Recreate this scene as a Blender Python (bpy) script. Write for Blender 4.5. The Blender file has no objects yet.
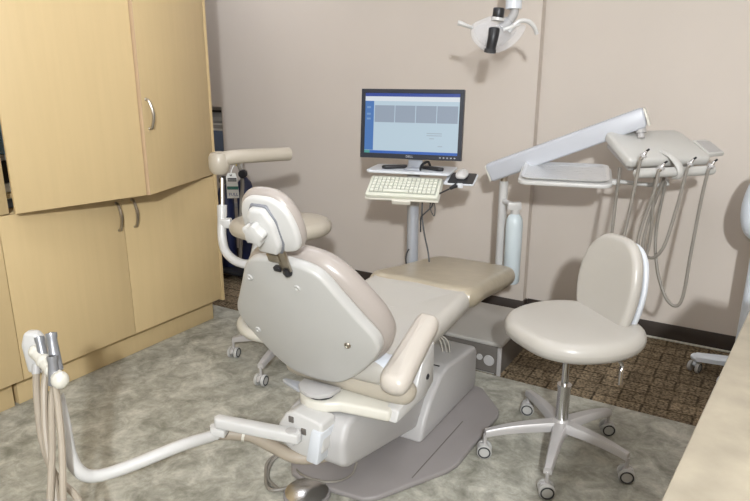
import bpy, bmesh, math, random
from mathutils import Vector, Matrix
random.seed(4)
V = Vector
C = bpy.context.scene.collection
PI = math.pi

# ---------------------------------------------------------------- materials
def lin(c):
    return tuple((x/255/12.92) if x/255 <= .04045 else ((x/255+.055)/1.055)**2.4 for x in c) + (1,)

def newmat(name):
    m = bpy.data.materials.new(name); m.use_nodes = True
    nt = m.node_tree
    return m, nt, nt.nodes['Principled BSDF']

def mat(name, col, rough=.5, metal=0, var=.06, scale=9., bump=0., bscale=200., coat=0., spec=.5, stretch=(1,1,1)):
    m, nt, b = newmat(name)
    tc = nt.nodes.new('ShaderNodeTexCoord'); mp = nt.nodes.new('ShaderNodeMapping'); mp.inputs['Scale'].default_value = stretch
    nt.links.new(tc.outputs['Object'], mp.inputs['Vector'])
    no = nt.nodes.new('ShaderNodeTexNoise'); no.inputs['Scale'].default_value = scale; no.inputs['Detail'].default_value = 5
    nt.links.new(mp.outputs[0], no.inputs['Vector'])
    cr = nt.nodes.new('ShaderNodeValToRGB')
    c = lin(col)
    cr.color_ramp.elements[0].position = .3; cr.color_ramp.elements[1].position = .7
    cr.color_ramp.elements[0].color = tuple(x*(1-var) for x in c[:3])+(1,)
    cr.color_ramp.elements[1].color = tuple(min(1, x*(1+var)) for x in c[:3])+(1,)
    nt.links.new(no.outputs['Fac'], cr.inputs['Fac']); nt.links.new(cr.outputs['Color'], b.inputs['Base Color'])
    b.inputs['Roughness'].default_value = rough; b.inputs['Metallic'].default_value = metal
    b.inputs['Specular IOR Level'].default_value = spec; b.inputs['Coat Weight'].default_value = coat
    if bump:
        n2 = nt.nodes.new('ShaderNodeTexNoise'); n2.inputs['Scale'].default_value = bscale; n2.inputs['Detail'].default_value = 3
        nt.links.new(tc.outputs['Object'], n2.inputs['Vector'])
        bp = nt.nodes.new('ShaderNodeBump'); bp.inputs['Strength'].default_value = bump; bp.inputs['Distance'].default_value = .002
        nt.links.new(n2.outputs['Fac'], bp.inputs['Height']); nt.links.new(bp.outputs['Normal'], b.inputs['Normal'])
    return m

def mat_vinyl():
    m, nt, b = newmat('mottled_vinyl')
    tc = nt.nodes.new('ShaderNodeTexCoord')
    def noise(s, d, r=.6):
        n = nt.nodes.new('ShaderNodeTexNoise'); n.inputs['Scale'].default_value = s; n.inputs['Detail'].default_value = d
        n.inputs['Roughness'].default_value = r; n.inputs['Distortion'].default_value = .5
        nt.links.new(tc.outputs['Object'], n.inputs['Vector']); return n
    a = noise(9.5, 7, .66); f = noise(55, 4)
    cr = nt.nodes.new('ShaderNodeValToRGB'); e = cr.color_ramp.elements
    e[0].position = .30; e[0].color = lin((117,117,105)); e[1].position = .72; e[1].color = lin((199,197,185))
    x = cr.color_ramp.elements.new(.5); x.color = lin((159,157,146))
    nt.links.new(a.outputs['Fac'], cr.inputs['Fac'])
    mx = nt.nodes.new('ShaderNodeMix'); mx.data_type = 'RGBA'; mx.blend_type = 'OVERLAY'; mx.inputs[0].default_value = .28
    nt.links.new(cr.outputs['Color'], mx.inputs[6]); nt.links.new(f.outputs['Fac'], mx.inputs[7])
    nt.links.new(mx.outputs[2], b.inputs['Base Color'])
    b.inputs['Roughness'].default_value = .42; b.inputs['Specular IOR Level'].default_value = .35
    return m

def mat_carpet():
    m, nt, b = newmat('woven_carpet')
    tc = nt.nodes.new('ShaderNodeTexCoord')
    def brick(w, h, off, rot, sc=1):
        mp = nt.nodes.new('ShaderNodeMapping'); mp.inputs['Rotation'].default_value = (0,0,rot); mp.inputs['Location'].default_value = (off, off*.7, 0)
        nt.links.new(tc.outputs['Object'], mp.inputs['Vector'])
        t = nt.nodes.new('ShaderNodeTexBrick'); t.inputs['Scale'].default_value = 1
        t.inputs['Brick Width'].default_value = w; t.inputs['Row Height'].default_value = h; t.inputs['Mortar Size'].default_value = .006
        t.inputs['Mortar Smooth'].default_value = .3
        t.inputs['Color1'].default_value = (1,1,1,1); t.inputs['Color2'].default_value = (.62,.62,.62,1); t.inputs['Mortar'].default_value = (.12,.12,.12,1)
        nt.links.new(mp.outputs[0], t.inputs['Vector']); return t
    b1 = brick(.23, .115, .03, 0); b2 = brick(.17, .058, .06, PI/2)
    mul = nt.nodes.new('ShaderNodeMix'); mul.data_type = 'RGBA'; mul.blend_type = 'MULTIPLY'; mul.inputs[0].default_value = .55
    nt.links.new(b1.outputs['Color'], mul.inputs[6]); nt.links.new(b2.outputs['Color'], mul.inputs[7])
    no = nt.nodes.new('ShaderNodeTexNoise'); no.inputs['Scale'].default_value = 75; no.inputs['Detail'].default_value = 4
    nt.links.new(tc.outputs['Object'], no.inputs['Vector'])
    cr = nt.nodes.new('ShaderNodeValToRGB'); e = cr.color_ramp.elements
    e[0].position = .34; e[0].color = lin((82,72,59)); e[1].position = .68; e[1].color = lin((166,147,120))
    nt.links.new(no.outputs['Fac'], cr.inputs['Fac'])
    m2 = nt.nodes.new('ShaderNodeMix'); m2.data_type = 'RGBA'; m2.blend_type = 'MULTIPLY'; m2.inputs[0].default_value = .75
    nt.links.new(cr.outputs['Color'], m2.inputs[6]); nt.links.new(mul.outputs[2], m2.inputs[7])
    nt.links.new(m2.outputs[2], b.inputs['Base Color'])
    bp = nt.nodes.new('ShaderNodeBump'); bp.inputs['Strength'].default_value = .6; bp.inputs['Distance'].default_value = .004
    nt.links.new(no.outputs['Fac'], bp.inputs['Height']); nt.links.new(bp.outputs['Normal'], b.inputs['Normal'])
    b.inputs['Roughness'].default_value = .95; b.inputs['Specular IOR Level'].default_value = .1
    return m

def mat_emit(name, col, s=1.):
    m, nt, b = newmat(name)
    b.inputs['Base Color'].default_value = (0.02,0.02,0.02,1); b.inputs['Roughness'].default_value = .35
    b.inputs['Emission Color'].default_value = lin(col); b.inputs['Emission Strength'].default_value = s
    return m

def mat_clear(name, col, alpha, rough=.08):
    m, nt, b = newmat(name)
    b.inputs['Base Color'].default_value = lin(col); b.inputs['Alpha'].default_value = alpha; b.inputs['Roughness'].default_value = rough
    return m

MAPLE = mat('maple_veneer', (200,177,134), .42, var=.022, scale=5, stretch=(7,7,.45), spec=.4)
MAPLE_EDGE = mat('maple_edge_band', (190,163,132), .45, var=.05, scale=5, stretch=(6,6,.5))
WALL = mat('painted_wall', (202,193,184), .8, var=.012, scale=3, bump=.15, bscale=260, spec=.25)
CEIL = mat('ceiling_paint', (225,222,215), .9, var=.02)
BASEB = mat('dark_vinyl_base', (58,50,45), .5, var=.08)
VINYL = mat_vinyl(); CARPET = mat_carpet()
LEATHER = mat('beige_vinyl_upholstery', (178,174,167), .29, var=.02, scale=4, bump=.06, bscale=350, spec=.45)
LEATHER2 = mat('tan_vinyl_upholstery', (178,170,156), .29, var=.02, scale=4, bump=.06, bscale=350, spec=.45)
FOOTCOV = mat('brown_translucent_foot_cover', (162,152,133), .28, var=.08, scale=14, bump=.5, bscale=28, spec=.5)
WHITE = mat('white_enamel', (194,193,191), .32, var=.012, scale=4)
IVORY = mat('ivory_plastic', (206,203,193), .38, var=.012, scale=4)
GREY = mat('warm_grey_plastic', (174,172,171), .42, var=.015, scale=5)
BASEGREY = mat('grey_base_plate', (138,133,132), .45, var=.03, scale=8)
PALE = mat('pale_grey_plastic', (193,192,188), .4, var=.012, scale=4)
TRAYM = mat('tray_steel', (222,222,222), .3, .6, var=.02)
SHADEGREY = mat('mid_grey_gasket', (120,122,128), .5, var=.02)
ARMV = mat('flash_lit_armrest_vinyl', (192,185,176), .28, var=.02, scale=4, bump=.06, bscale=350)  # lighter than the other upholstery: flash brightening is put into this colour
DKALU = mat('grey_anodised_handpiece', (150,152,157), .35, .5, var=.02)
SHELL = mat('cool_white_shell', (178,177,174), .32, var=.012, scale=4)
ARMBLUE = mat('pale_blue_grey_enamel', (182,185,192), .34, var=.012, scale=4)
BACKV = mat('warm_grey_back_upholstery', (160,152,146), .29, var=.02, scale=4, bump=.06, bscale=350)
STANDW = mat('bright_cool_white', (214,221,230), .35, var=.01)
STONE = mat('beige_laminate_counter', (158,149,132), .4, var=.15, scale=11, spec=.4)
CHROME = mat('polished_chrome', (215,215,215), .16, 1, var=.02)
STEEL = mat('stainless_steel', (205,205,205), .24, 1, var=.03)
ALU = mat('brushed_aluminium', (184,181,180), .38, .3, var=.03)
NICKEL = mat('satin_nickel', (178,170,158), .3, 1, var=.03)
BLACK = mat('black_plastic', (32,33,37), .4, var=.1)
BEZEL = mat('charcoal_bezel', (38,42,52), .35, var=.06)
RUBBER = mat('dark_rubber', (52,52,54), .7, var=.1)
TYRE = mat('grey_wheel', (176,175,172), .5, var=.04)
HOSE = mat('beige_hose', (158,147,132), .5, var=.05, scale=20)
HOSEG = mat('grey_hose', (126,121,113), .45, var=.05, scale=20)
BOTTLE = mat('frosted_blue_white_plastic', (196,207,212), .3, var=.02)
BLUEWHITE = mat('cool_white_plastic', (203,207,213), .35, var=.01)
SILVER = mat('silver_plastic', (178,182,190), .35, .3, var=.02)
NAVY = mat('navy_painted_steel', (30,38,72), .45, var=.1)
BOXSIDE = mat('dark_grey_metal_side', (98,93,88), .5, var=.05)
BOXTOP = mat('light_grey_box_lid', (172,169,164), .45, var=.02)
KEYM = mat('ivory_key', (214,215,203), .5, var=.02)
KEYB = mat('ivory_keyboard_case', (208,209,196), .5, var=.02)
KEYBED = mat('grey_key_bed', (160,164,152), .6, var=.02)
PAPER = mat('white_card', (235,236,232), .6, var=.01)
TEAL = mat('teal_print', (64,120,110), .6, var=.02)
INK = mat('dark_print', (60,64,72), .6, var=.02)
BLUEINK = mat('blue_print', (96,104,160), .6, var=.02)
CLEAR = mat_clear('clear_lamp_shield', (225,230,238), .17)
FILM = mat_clear('clear_plastic_film', (240,245,250), .12, .1)
SKYB = mat('pale_blue_plastic', (126,160,186), .5, var=.05)
SLATE = mat('slate_blue_plastic', (104,118,140), .5, var=.05)
YEL = mat('yellow_tape', (196,180,70), .5)

# ---------------------------------------------------------------- mesh helpers
class Fr:
    """local frame: point, u, v, w"""
    def __init__(s, P, U=(1,0,0), Vv=(0,0,1), W=None):
        s.P = V(P); s.U = V(U).normalized(); s.V = V(Vv).normalized()
        s.W = V(W).normalized() if W is not None else s.U.cross(s.V).normalized()
    def __call__(s, u, v, w=0): return s.P + s.U*u + s.V*v + s.W*w
    def moved(s, u, v, w=0): return Fr(s(u,v,w), s.U, s.V, s.W)

WORLD = Fr((0,0,0), (1,0,0), (0,1,0))
def yawfr(P, deg):
    a = math.radians(deg); return Fr(P, (math.cos(a), math.sin(a), 0), (-math.sin(a), math.cos(a), 0))

def crom(pts, n=6, closed=False):
    pts = [V(p) for p in pts]; out = []; N = len(pts)
    segs = N if closed else N-1
    for i in range(segs):
        if closed: p0,p1,p2,p3 = pts[i-1], pts[i], pts[(i+1)%N], pts[(i+2)%N]
        else:
            p1,p2 = pts[i], pts[i+1]
            p0 = pts[i-1] if i > 0 else p1*2-p2
            p3 = pts[i+2] if i+2 < N else p2*2-p1
        for k in range(n):
            t = k/n
            out.append(.5*((2*p1)+(p2-p0)*t+(2*p0-5*p1+4*p2-p3)*t*t+(3*p1-p0-3*p2+p3)*t**3))
    if not closed: out.append(pts[-1])
    return out

class M:
    def __init__(s): s.bm = bmesh.new()
    def rings(s, rings, cap0=True, cap1=True, closed=True):
        vs = [[s.bm.verts.new(p) for p in r] for r in rings]
        n = len(rings[0])
        for a, b in zip(vs, vs[1:]):
            for i in range(n if closed else n-1):
                j = (i+1) % n
                s.bm.faces.new((a[i], a[j], b[j], b[i]))
        if cap0: s.bm.faces.new(list(reversed(vs[0])))
        if cap1: s.bm.faces.new(vs[-1])
        return s
    def box(s, c, size, fr=WORLD, bev=.004, seg=2):
        r = bmesh.new()
        bmesh.ops.create_cube(r, size=1)
        for v in r.verts: v.co = V((v.co.x*size[0], v.co.y*size[1], v.co.z*size[2]))
        if bev: bmesh.ops.bevel(r, geom=list(r.edges), offset=min(bev, min(size)*.45), segments=seg, affect='EDGES', profile=.5)
        c = V(c)
        for v in r.verts: q = v.co + c; v.co = fr(q.x, q.y, q.z)
        return s.join(r)
    def join(s, r):
        r.normal_update()
        me = bpy.data.meshes.new('tmp'); r.to_mesh(me); r.free(); s.bm.from_mesh(me); bpy.data.meshes.remove(me); return s
    def span(s, a, b, fr=WORLD, bev=.004, seg=2):
        a, b = V(a), V(b); return s.box((a+b)/2, [abs(b[i]-a[i]) for i in range(3)], fr, bev, seg)
    def prism(s, poly, w0, w1, fr, bev=0, seg=2):
        r = bmesh.new()
        lo = [r.verts.new(V((u,v,w0))) for u,v in poly]; hi = [r.verts.new(V((u,v,w1))) for u,v in poly]
        n = len(poly)
        r.faces.new(list(reversed(lo))); r.faces.new(hi)
        for i in range(n): j=(i+1)%n; r.faces.new((lo[i],lo[j],hi[j],hi[i]))
        bmesh.ops.recalc_face_normals(r, faces=r.faces)
        if bev: bmesh.ops.bevel(r, geom=list(r.edges), offset=bev, segments=seg, affect='EDGES', profile=.5)
        for v in r.verts: v.co = fr(*v.co)
        return s.join(r)
    def tube(s, pts, r, seg=10, smooth=0, cap=True, flat=1.):
        pts = crom(pts, smooth) if smooth else [V(p) for p in pts]
        n = len(pts)
        rs = r if callable(r) else (lambda t: r)
        T = [(pts[min(i+1,n-1)]-pts[max(i-1,0)]).normalized() for i in range(n)]
        ref = V((0,0,1)) if abs(T[0].z) < .9 else V((1,0,0))
        N = (ref - T[0]*ref.dot(T[0])).normalized(); R = []
        for i in range(n):
            N = (N - T[i]*N.dot(T[i])).normalized(); B = T[i].cross(N)
            k = rs(i/(n-1))
            R.append([pts[i]+N*(k*flat*math.cos(a))+B*(k*math.sin(a)) for a in [2*PI*j/seg for j in range(seg)]])
        return s.rings(R, cap, cap)
    def cyl(s, a, b, r0, r1=None, seg=20, bev=0):
        r1 = r0 if r1 is None else r1
        a, b = V(a), V(b); d = (b-a)
        if bev:
            L = d.length; d.normalize()
            prof = [(r0-bev,0),(r0-bev*.3,bev*.3),(r0,bev),(r1,L-bev),(r1-bev*.3,L-bev*.3),(r1-bev,L)]
            return s.lathe(prof, a, d, seg)
        return s.tube([a,b], lambda t: r0+(r1-r0)*t, seg)
    def lathe(s, prof, o, ax=(0,0,1), seg=24, cap=True):
        o, ax = V(o), V(ax).normalized()
        ref = V((1,0,0)) if abs(ax.x) < .9 else V((0,1,0))
        N = (ref-ax*ref.dot(ax)).normalized(); B = ax.cross(N)
        R = [[o+ax*h+N*(r*math.cos(a))+B*(r*math.sin(a)) for a in [2*PI*j/seg for j in range(seg)]] for r,h in [(max(r,.0004),h) for r,h in prof]]
        return s.rings(R, cap, cap)
    def ball(s, c, r, sc=(1,1,1), seg=16):
        c = V(c)
        prof = [(r*math.sin(PI*k/10), -r*math.cos(PI*k/10)) for k in range(11)]
        R = [[c+V((q*math.cos(a)*sc[0], q*math.sin(a)*sc[1], h*sc[2])) for a in [2*PI*j/seg for j in range(seg)]] for q,h in [(max(q,.0003),h) for q,h in prof]]
        return s.rings(R)
    def cushion(s, outline, fr, t, r=None, dome=0., dome2=0., wf=None, n=5, steps=5):
        """soft slab: closed smooth outline, thickness t, rounded rim"""
        o = crom([V((u,v,0)) for u,v in outline], n, True); N = len(o)
        area = sum(o[i].x*o[(i+1)%N].y-o[(i+1)%N].x*o[i].y for i in range(N))
        sg = 1 if area > 0 else -1
        c = sum(o, V((0,0,0)))/N
        nor = []
        for i in range(N):
            d = (o[(i+1)%N]-o[i-1]).normalized(); nor.append(V((d.y,-d.x,0))*sg)
        r = min(t/2, r) if r else t/2
        R = []
        def ring(inset, w): return [p - q*inset + V((0,0,w)) for p,q in zip(o, nor)]
        def scal(base, k, w): return [V((c.x+(p.x-c.x)*k, c.y+(p.y-c.y)*k, p.z+w)) for p in base]
        base0 = ring(r, -t/2)
        for k in (.15,.4,.65,.85): R.append(scal(base0, k, -dome2*(1-k*k)))
        for k in range(steps+1):
            a = PI/2*k/steps; R.append(ring(r*(1-math.sin(a)), -t/2+r*(1-math.cos(a))))
        for k in range(steps+1):
            a = PI/2*k/steps; R.append(ring(r*(1-math.cos(a)), t/2-r+r*math.sin(a)))
        base1 = ring(r, t/2)
        for k in (.85,.65,.4,.15): R.append(scal(base1, k, dome*(1-k*k)))
        f = wf or (lambda u,v: 0)
        return s.rings([[fr(p.x, p.y, p.z+f(p.x,p.y)) for p in q] for q in R])

def sym(h):
    """mirror a half outline given from top (u=0) round to bottom (u=0)"""
    return h + [(-u,v) for u,v in reversed(h[1:-1])]

def _mk(name, bm, mats, angle=35):
    bmesh.ops.recalc_face_normals(bm, faces=bm.faces)
    me = bpy.data.meshes.new(name); bm.to_mesh(me); bm.free()
    for m in (mats if isinstance(mats, (list,tuple)) else [mats]): me.materials.append(m)
    me.polygons.foreach_set('use_smooth', [True]*len(me.polygons)); me.set_sharp_from_angle(angle=math.radians(angle))
    return me

def root_loc(o):
    while o.parent: o = o.parent
    return o['_loc'] if '_loc' in o else o.location
LOC = {}
def obj(name, m, mats, parent=None, label=None, angle=35):
    bm = m.bm if isinstance(m, M) else m
    if parent is not None:
        r = parent
        while r.parent: r = r.parent
        off = V(r.location)
    else:
        xs = [v.co for v in bm.verts]
        off = V(((min(p.x for p in xs)+max(p.x for p in xs))/2, (min(p.y for p in xs)+max(p.y for p in xs))/2, min(p.z for p in xs)))
    for v in bm.verts: v.co -= off
    o = bpy.data.objects.new(name, _mk(name, bm, mats, angle)); C.objects.link(o)
    if parent is not None: o.parent = parent
    else: o.location = off
    if label: o['label'] = label
    return o
def tag(o, label, cat, group=None):
    o['label'] = label; o['category'] = cat
    if group: o['group'] = group
    return o
def thing(name, loc, label, cat, group=None):
    o = bpy.data.objects.new(name, None); C.objects.link(o); o.location = loc; o.empty_display_size = .05
    return tag(o, label, cat, group)
def struct(name, m, mats):
    o = obj(name, m, mats); o['kind'] = 'structure'; return o

def text_mesh(s, txt, fr, h, mat_, name, parent, depth=.0006):
    cu = bpy.data.curves.new('txt', 'FONT'); cu.body = txt; cu.size = h; cu.extrude = depth; cu.align_x = 'CENTER'; cu.align_y = 'CENTER'; cu.resolution_u = 2
    to = bpy.data.objects.new('txt', cu); C.objects.link(to)
    bpy.context.view_layer.update()
    me = bpy.data.meshes.new_from_object(to); bm = bmesh.new(); bm.from_mesh(me)
    bpy.data.objects.remove(to); bpy.data.curves.remove(cu); bpy.data.meshes.remove(me)
    for v in bm.verts: v.co = fr(v.co.x, v.co.y, v.co.z)
    return obj(name, bm, mat_, parent)

# ---------------------------------------------------------------- camera helper (viewing rays, used only to read positions off the photograph)
CY = math.radians(31.2); CP = math.atan(182/640); CH = 1.6
FW = V((-math.sin(CY)*math.cos(CP), math.cos(CY)*math.cos(CP), -math.sin(CP))); RT = V((math.cos(CY), math.sin(CY), 0)); UP = RT.cross(FW)
def D(x, y, d): return V((0,0,CH)) + (FW*640 + RT*(x-375) + UP*(250.5-y))*(d/640)

# ================================================================= SETTING
CEILZ = 2.9; WY = 3.97; WY2 = 4.04; XC = -1.245; WX0 = -3.89
struct('floor', M().span((-6,-2.6,-.05),(1.7,3.03,0), bev=0), VINYL)
struct('floor_carpet', M().span((-6,3.03,-.05),(1.7,6.0,0.001), bev=0), CARPET)
struct('ceiling', M().span((-6,-2.6,CEILZ),(1.7,6.0,CEILZ+.05), bev=0), CEIL)
w = M()
w.span((WX0,WY,0),(XC,WY+.12,CEILZ), bev=0); w.span((-6,WY,1.295),(WX0,WY+.12,CEILZ), bev=0); w.span((-6,WY,0),(WX0,WY+.12,.86), bev=0)
struct('wall_back', w, WALL)
struct('wall_back_recess', M().span((XC,WY2,0),(1.7,WY2+.12,CEILZ), bev=0), WALL)
struct('wall_left', M().span((-6.05,-2.6,0),(-6,6,CEILZ), bev=0), WALL)
struct('wall_right', M().span((1.7,-2.6,0),(1.75,6,CEILZ), bev=0), WALL)
struct('wall_front', M().span((-6,-2.65,0),(1.7,-2.6,CEILZ), bev=0), WALL)
struct('wall_far', M().span((-6,6,0),(1.7,6.05,CEILZ), bev=0), WALL)
struct('baseboard_back', M().span((WX0,WY-.012,0),(XC+.012,WY,.1), bev=.003), BASEB)
struct('baseboard_return', M().span((XC,WY,0),(XC+.012,WY2-.012,.1), bev=0), BASEB)
struct('baseboard_right', M().span((XC+.012,WY2-.012,0),(1.7,WY2,.1), bev=.003), BASEB)
struct('trim_1', M().span((-1.0,WY2-.032,0.001),(1.7,WY2-.013,.008), bev=.002), IVORY)
# pass-through opening in the back wall, seen as a sliver beside the cupboard
struct('window_1', M().span((-6,WY+.02,.84),(WX0,WY+.5,.86), bev=0), GREY)

# ceiling light panels (outside the picture, they light the room)
LAMPM = mat_emit('lit_diffuser', (246,246,252), 10.5)
for i,(x,y) in enumerate([(-2.0,.6),(-.2,.6),(-1.8,2.3),(-.3,2.3),(-3.3,3.2)]):  # last panel is an added, unseen light brightening the wall beside the cupboard
    t = thing('ceiling_light', (x,y,CEILZ), ['square recessed ceiling light above the suction holder in front of the cupboard','square recessed ceiling light above the beige counter','square recessed ceiling light above the patient chair and assistant stool','square recessed ceiling light above the operator stool','unseen square ceiling light added to brighten the wall behind the maple cupboard end'][i], 'ceiling light', 'recessed ceiling lights')
    f = M()
    for a,b in (((-.31,-.31),(.31,-.29)),((-.31,.29),(.31,.31)),((-.31,-.29),(-.29,.29)),((.29,-.29),(.31,.29))): f.span((x+a[0],y+a[1],CEILZ-.02),(x+b[0],y+b[1],CEILZ), bev=0)
    obj('frame', f, WHITE, t); obj('diffuser', M().span((x-.29,y-.29,CEILZ-.014),(x+.29,y+.29,CEILZ-.004), bev=0), LAMPM, t)

# ================================================================= CABINETS
def handle(parent, p0, p1, out, name='handle'):
    p0, p1, out = V(p0), V(p1), V(out).normalized()
    m = M()
    q = (p1-p0)
    m.tube([p0, p0+q*.06+out*.018, p0+q*.5+out*.034, p0+q*.94+out*.018, p1], lambda t: .0055+.0025*math.sin(PI*t), 8, 6)
    m.ball(p0, .008); m.ball(p1, .008)
    return obj(name, m, NICKEL, parent)
cx = -2.92
cab = thing('tall_cupboard', (-3.2,2.2,0), 'tall pale maple cupboard with upper doors folded outward over two lower doors', 'cupboard')
m = M()
m.span((-3.5,1.50,.15),(cx,1.576,2.32), bev=.001); m.span((-3.5,2.856,.14),(cx+.025,2.876,2.32), bev=.001); m.span((-3.5,1.5,.15),(-3.48,2.876,2.32), bev=.001)
m.span((-3.48,1.576,.15),(cx,2.855,.17), bev=.001); m.span((-3.48,1.576,.94),(cx,2.855,.962), bev=.001); m.span((-3.48,1.576,2.30),(cx,2.855,2.32), bev=.001)
obj('carcass', m, MAPLE, cab)
obj('toe_kick', M().span((-3.5,1.52,0),(-2.98,2.845,.149), bev=.001), MAPLE, cab)
for z in (1.02,1.45,1.85): obj('shelf', M().span((-3.478,1.58,z),(cx-.05,2.852,z+.02), bev=.001), MAPLE, cab)
for a,b,h in ((1.52,2.171,2.135),(2.175,2.853,2.237)):
    d = obj('lower_door', M().span((cx+.001,a,.155),(cx+.021,b,.958), bev=.0015), MAPLE, cab)
    handle(d, (cx+.021,h,.915), (cx+.021,h+.003,.765), (1,0,0))
def panel(name, A, B, z0, z1, t=.02):
    A, B = V((A[0],A[1],0)), V((B[0],B[1],0)); u = (B-A).normalized(); n = V((u.y,-u.x,0))
    fr = Fr(A, u, n, (0,0,1))
    return obj(name, M().span((0,-t,z0),((B-A).length,0,z1), fr, bev=.0015), MAPLE, cab), fr, (B-A).length
A, Bp, Cc = (-2.832,1.566), (-2.690,2.172), (-2.893,2.852)
dl, frl, L = panel('upper_door', A, Bp, .972, 2.30)
dr, frr, L2 = panel('upper_door', (-2.678,2.186), Cc, .972, 2.30)
obj('edge_band', M().span((-.004,-.021,.972),(.0,.0005,2.30), frr, bev=.001), MAPLE_EDGE, dr)
handle(dr, frr(.035,0,1.452), frr(.045,0,1.305), frr.V)
for z in (1.2,1.9): obj('hinge', M().box((L2-.03,-.03,z),(.05,.02,.04), frr, .003), NICKEL, dr)
c2 = thing('side_cupboard', (-3.2,1.0,0), 'plain maple cupboard left of the folded upper doors, cut by the photo edge', 'cupboard')
obj('carcass', M().span((-3.5,.4,.15),(cx,1.498,2.32), bev=.001), MAPLE, c2); obj('toe_kick', M().span((-3.5,.4,0),(-2.98,1.497,.149), bev=.001), MAPLE, c2)
obj('lower_door', M().span((cx+.001,.42,.155),(cx+.021,1.516,.958), bev=.0015), MAPLE, c2); obj('upper_door', M().span((cx+.001,.42,.965),(cx+.021,1.574,2.30), bev=.0015), MAPLE, c2)
# things on the cupboard shelves glimpsed at the left edge
def shelfthing(name, a, b, mt, label, cat, lid=None, grp=None):
    t = thing(name, ((a[0]+b[0])/2,(a[1]+b[1])/2,a[2]), label, cat, grp)
    h = b[2]-a[2]
    obj('body', M().span(a,(b[0],b[1],a[2]+h*.8), bev=.006), mt, t); obj('lid', M().span((a[0]-.003,a[1]-.003,a[2]+h*.8+.0005),(b[0]+.003,b[1]+.003,b[2]), bev=.004), lid or mt, t)
shelfthing('supply_bin', (-3.32,1.60,1.219),(-3.0,1.86,1.445), SKYB, 'pale blue supply bin behind the upper cupboard door, at the left edge', 'bin')
shelfthing('storage_box', (-3.32,1.60,1.085),(-3.0,1.86,1.217), BLACK, 'dark storage box under the pale blue bin in the cupboard', 'box', WHITE)
shelfthing('carton', (-3.32,1.60,1.041),(-3.0,1.86,1.083), PAPER, 'flat white carton under the dark storage box in the cupboard', 'carton')
shelfthing('glove_box', (-3.32,1.60,.963),(-3.02,1.84,1.017), SLATE, 'blue grey glove box below the lowest cupboard shelf', 'box', PAPER)

# counter in the right foreground
fc = yawfr((-.066,1.039,0), -5.0)
ct = thing('counter', (.3,1.2,0), 'beige mottled laminate counter in the right foreground', 'counter')
obj('worktop', M().span((0,-.75,.86),(.62,1.55,.9), fc, bev=.006), STONE, ct)
obj('cabinet_body', M().span((.05,-.72,.1),(.62,1.52,.859), fc, bev=.002), MAPLE, ct); obj('toe_kick', M().span((.11,-.72,0),(.62,1.52,.099), fc, bev=0), MAPLE_EDGE, ct)
for k in range(3):
    d = obj('door', M().span((.03,-.70+k*.74,.12),(.049,.02+k*.74,.85), fc, bev=.002), MAPLE, ct); handle(d, fc(.03,-.05+k*.74,.8), fc(.03,-.05+k*.74,.68), -fc.U)

# ================================================================= PATIENT CHAIR
CX = -1.285
ch = thing('dental_chair', (CX,2.2,0), 'beige reclining dental patient chair with white shell and brown foot cover', 'dental chair')
ta = math.radians(20)
fb = Fr((CX-.028,1.655,.762), (1,0,0), (0,-math.sin(ta),math.cos(ta)), (0,math.cos(ta),math.sin(ta)))
wrap = lambda u,v: .55*u*u
sh = sym([(0,.255),(.06,.252),(.12,.238),(.165,.205),(.215,.125),(.265,.045),(.30,-.01),(.312,-.05),(.30,-.095),(.245,-.165),(.17,-.235),(.11,-.272),(.05,-.283),(0,-.285)])
bs = obj('back_shell', M().cushion(sh, fb, .045, .013, dome2=.012, wf=lambda u,v: .25*u*u), SHELL, ch)
for u,v in ((.2,-.06),(-.21,-.1),(-.15,.16),(.06,.16)):
    obj('screw_recess', M().lathe([(.002,.0),(.004,-.002),(.006,.001),(.011,.0015),(.013,-.004)], fb(u,v,-.032+.25*u*u), -fb.W, 16), SHELL if u < .15 else NICKEL, bs)
cu = sym([(0,.262),(.08,.258),(.15,.236),(.21,.185),(.26,.115),(.305,.04),(.325,-.03),(.32,-.08),(.285,-.15),(.215,-.215),(.13,-.26),(0,-.275)])
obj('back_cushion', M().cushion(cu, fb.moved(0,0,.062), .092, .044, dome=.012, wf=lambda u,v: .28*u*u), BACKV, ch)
# headrest
th = math.radians(22)
fh = Fr((CX+.002,1.505,1.148), (1,0,0), (0,-math.sin(th),math.cos(th)), (0,math.cos(th),math.sin(th)))
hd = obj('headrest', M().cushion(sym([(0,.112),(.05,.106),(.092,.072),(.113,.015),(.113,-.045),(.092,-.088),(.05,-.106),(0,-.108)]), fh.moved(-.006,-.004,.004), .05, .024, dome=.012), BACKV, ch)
obj('headrest_shell', M().cushion(sym([(0,.096),(.045,.091),(.084,.062),(.102,.012),(.104,-.046),(.088,-.086),(.048,-.102),(0,-.104)]), fh.moved(0,0,-.019), .028, .012, dome2=.01), WHITE, hd)
obj('bracket_gasket', M().prism([(-.055,-.098),(.03,-.104),(.052,-.06),(.052,.024),(.028,.076),(-.034,.076),(-.055,.045),(-.060,-.05)], -.042, -.030, fh, .003, 1), SHADEGREY, hd)
br = obj('headrest_bracket', M().prism([(-.05,-.095),(.025,-.10),(.046,-.06),(.046,.02),(.024,.07),(-.03,.07),(-.05,.04),(-.055,-.05)], -.062, -.012, fh, .012, 3), WHITE, hd)
kn = [( (.036+.005*math.cos(5*a))*math.cos(a), (.036+.005*math.cos(5*a))*math.sin(a)) for a in [2*PI*k/40 for k in range(40)]]
obj('knob', M().prism([(u-.018,v-.008) for u,v in kn], -.092, -.061, fh, .005, 2), WHITE, hd)
m = M(); m.box((.01,-.135,-.028),(.042,.10,.012), fh, .003); m.box((-.02,-.13,-.03),(.05,.03,.02), fh, .004)
obj('glide_bar', m, NICKEL, ch)
obj('glide_lock', M().lathe([(.0,-.012),(.014,-.012),(.017,0),(.014,.012),(0,.012)], fh(.015,-.185,-.03), fh.V, 8).box((-.022,-.178,-.03),(.03,.016,.018), fh, .003), BLACK, ch)
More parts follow.
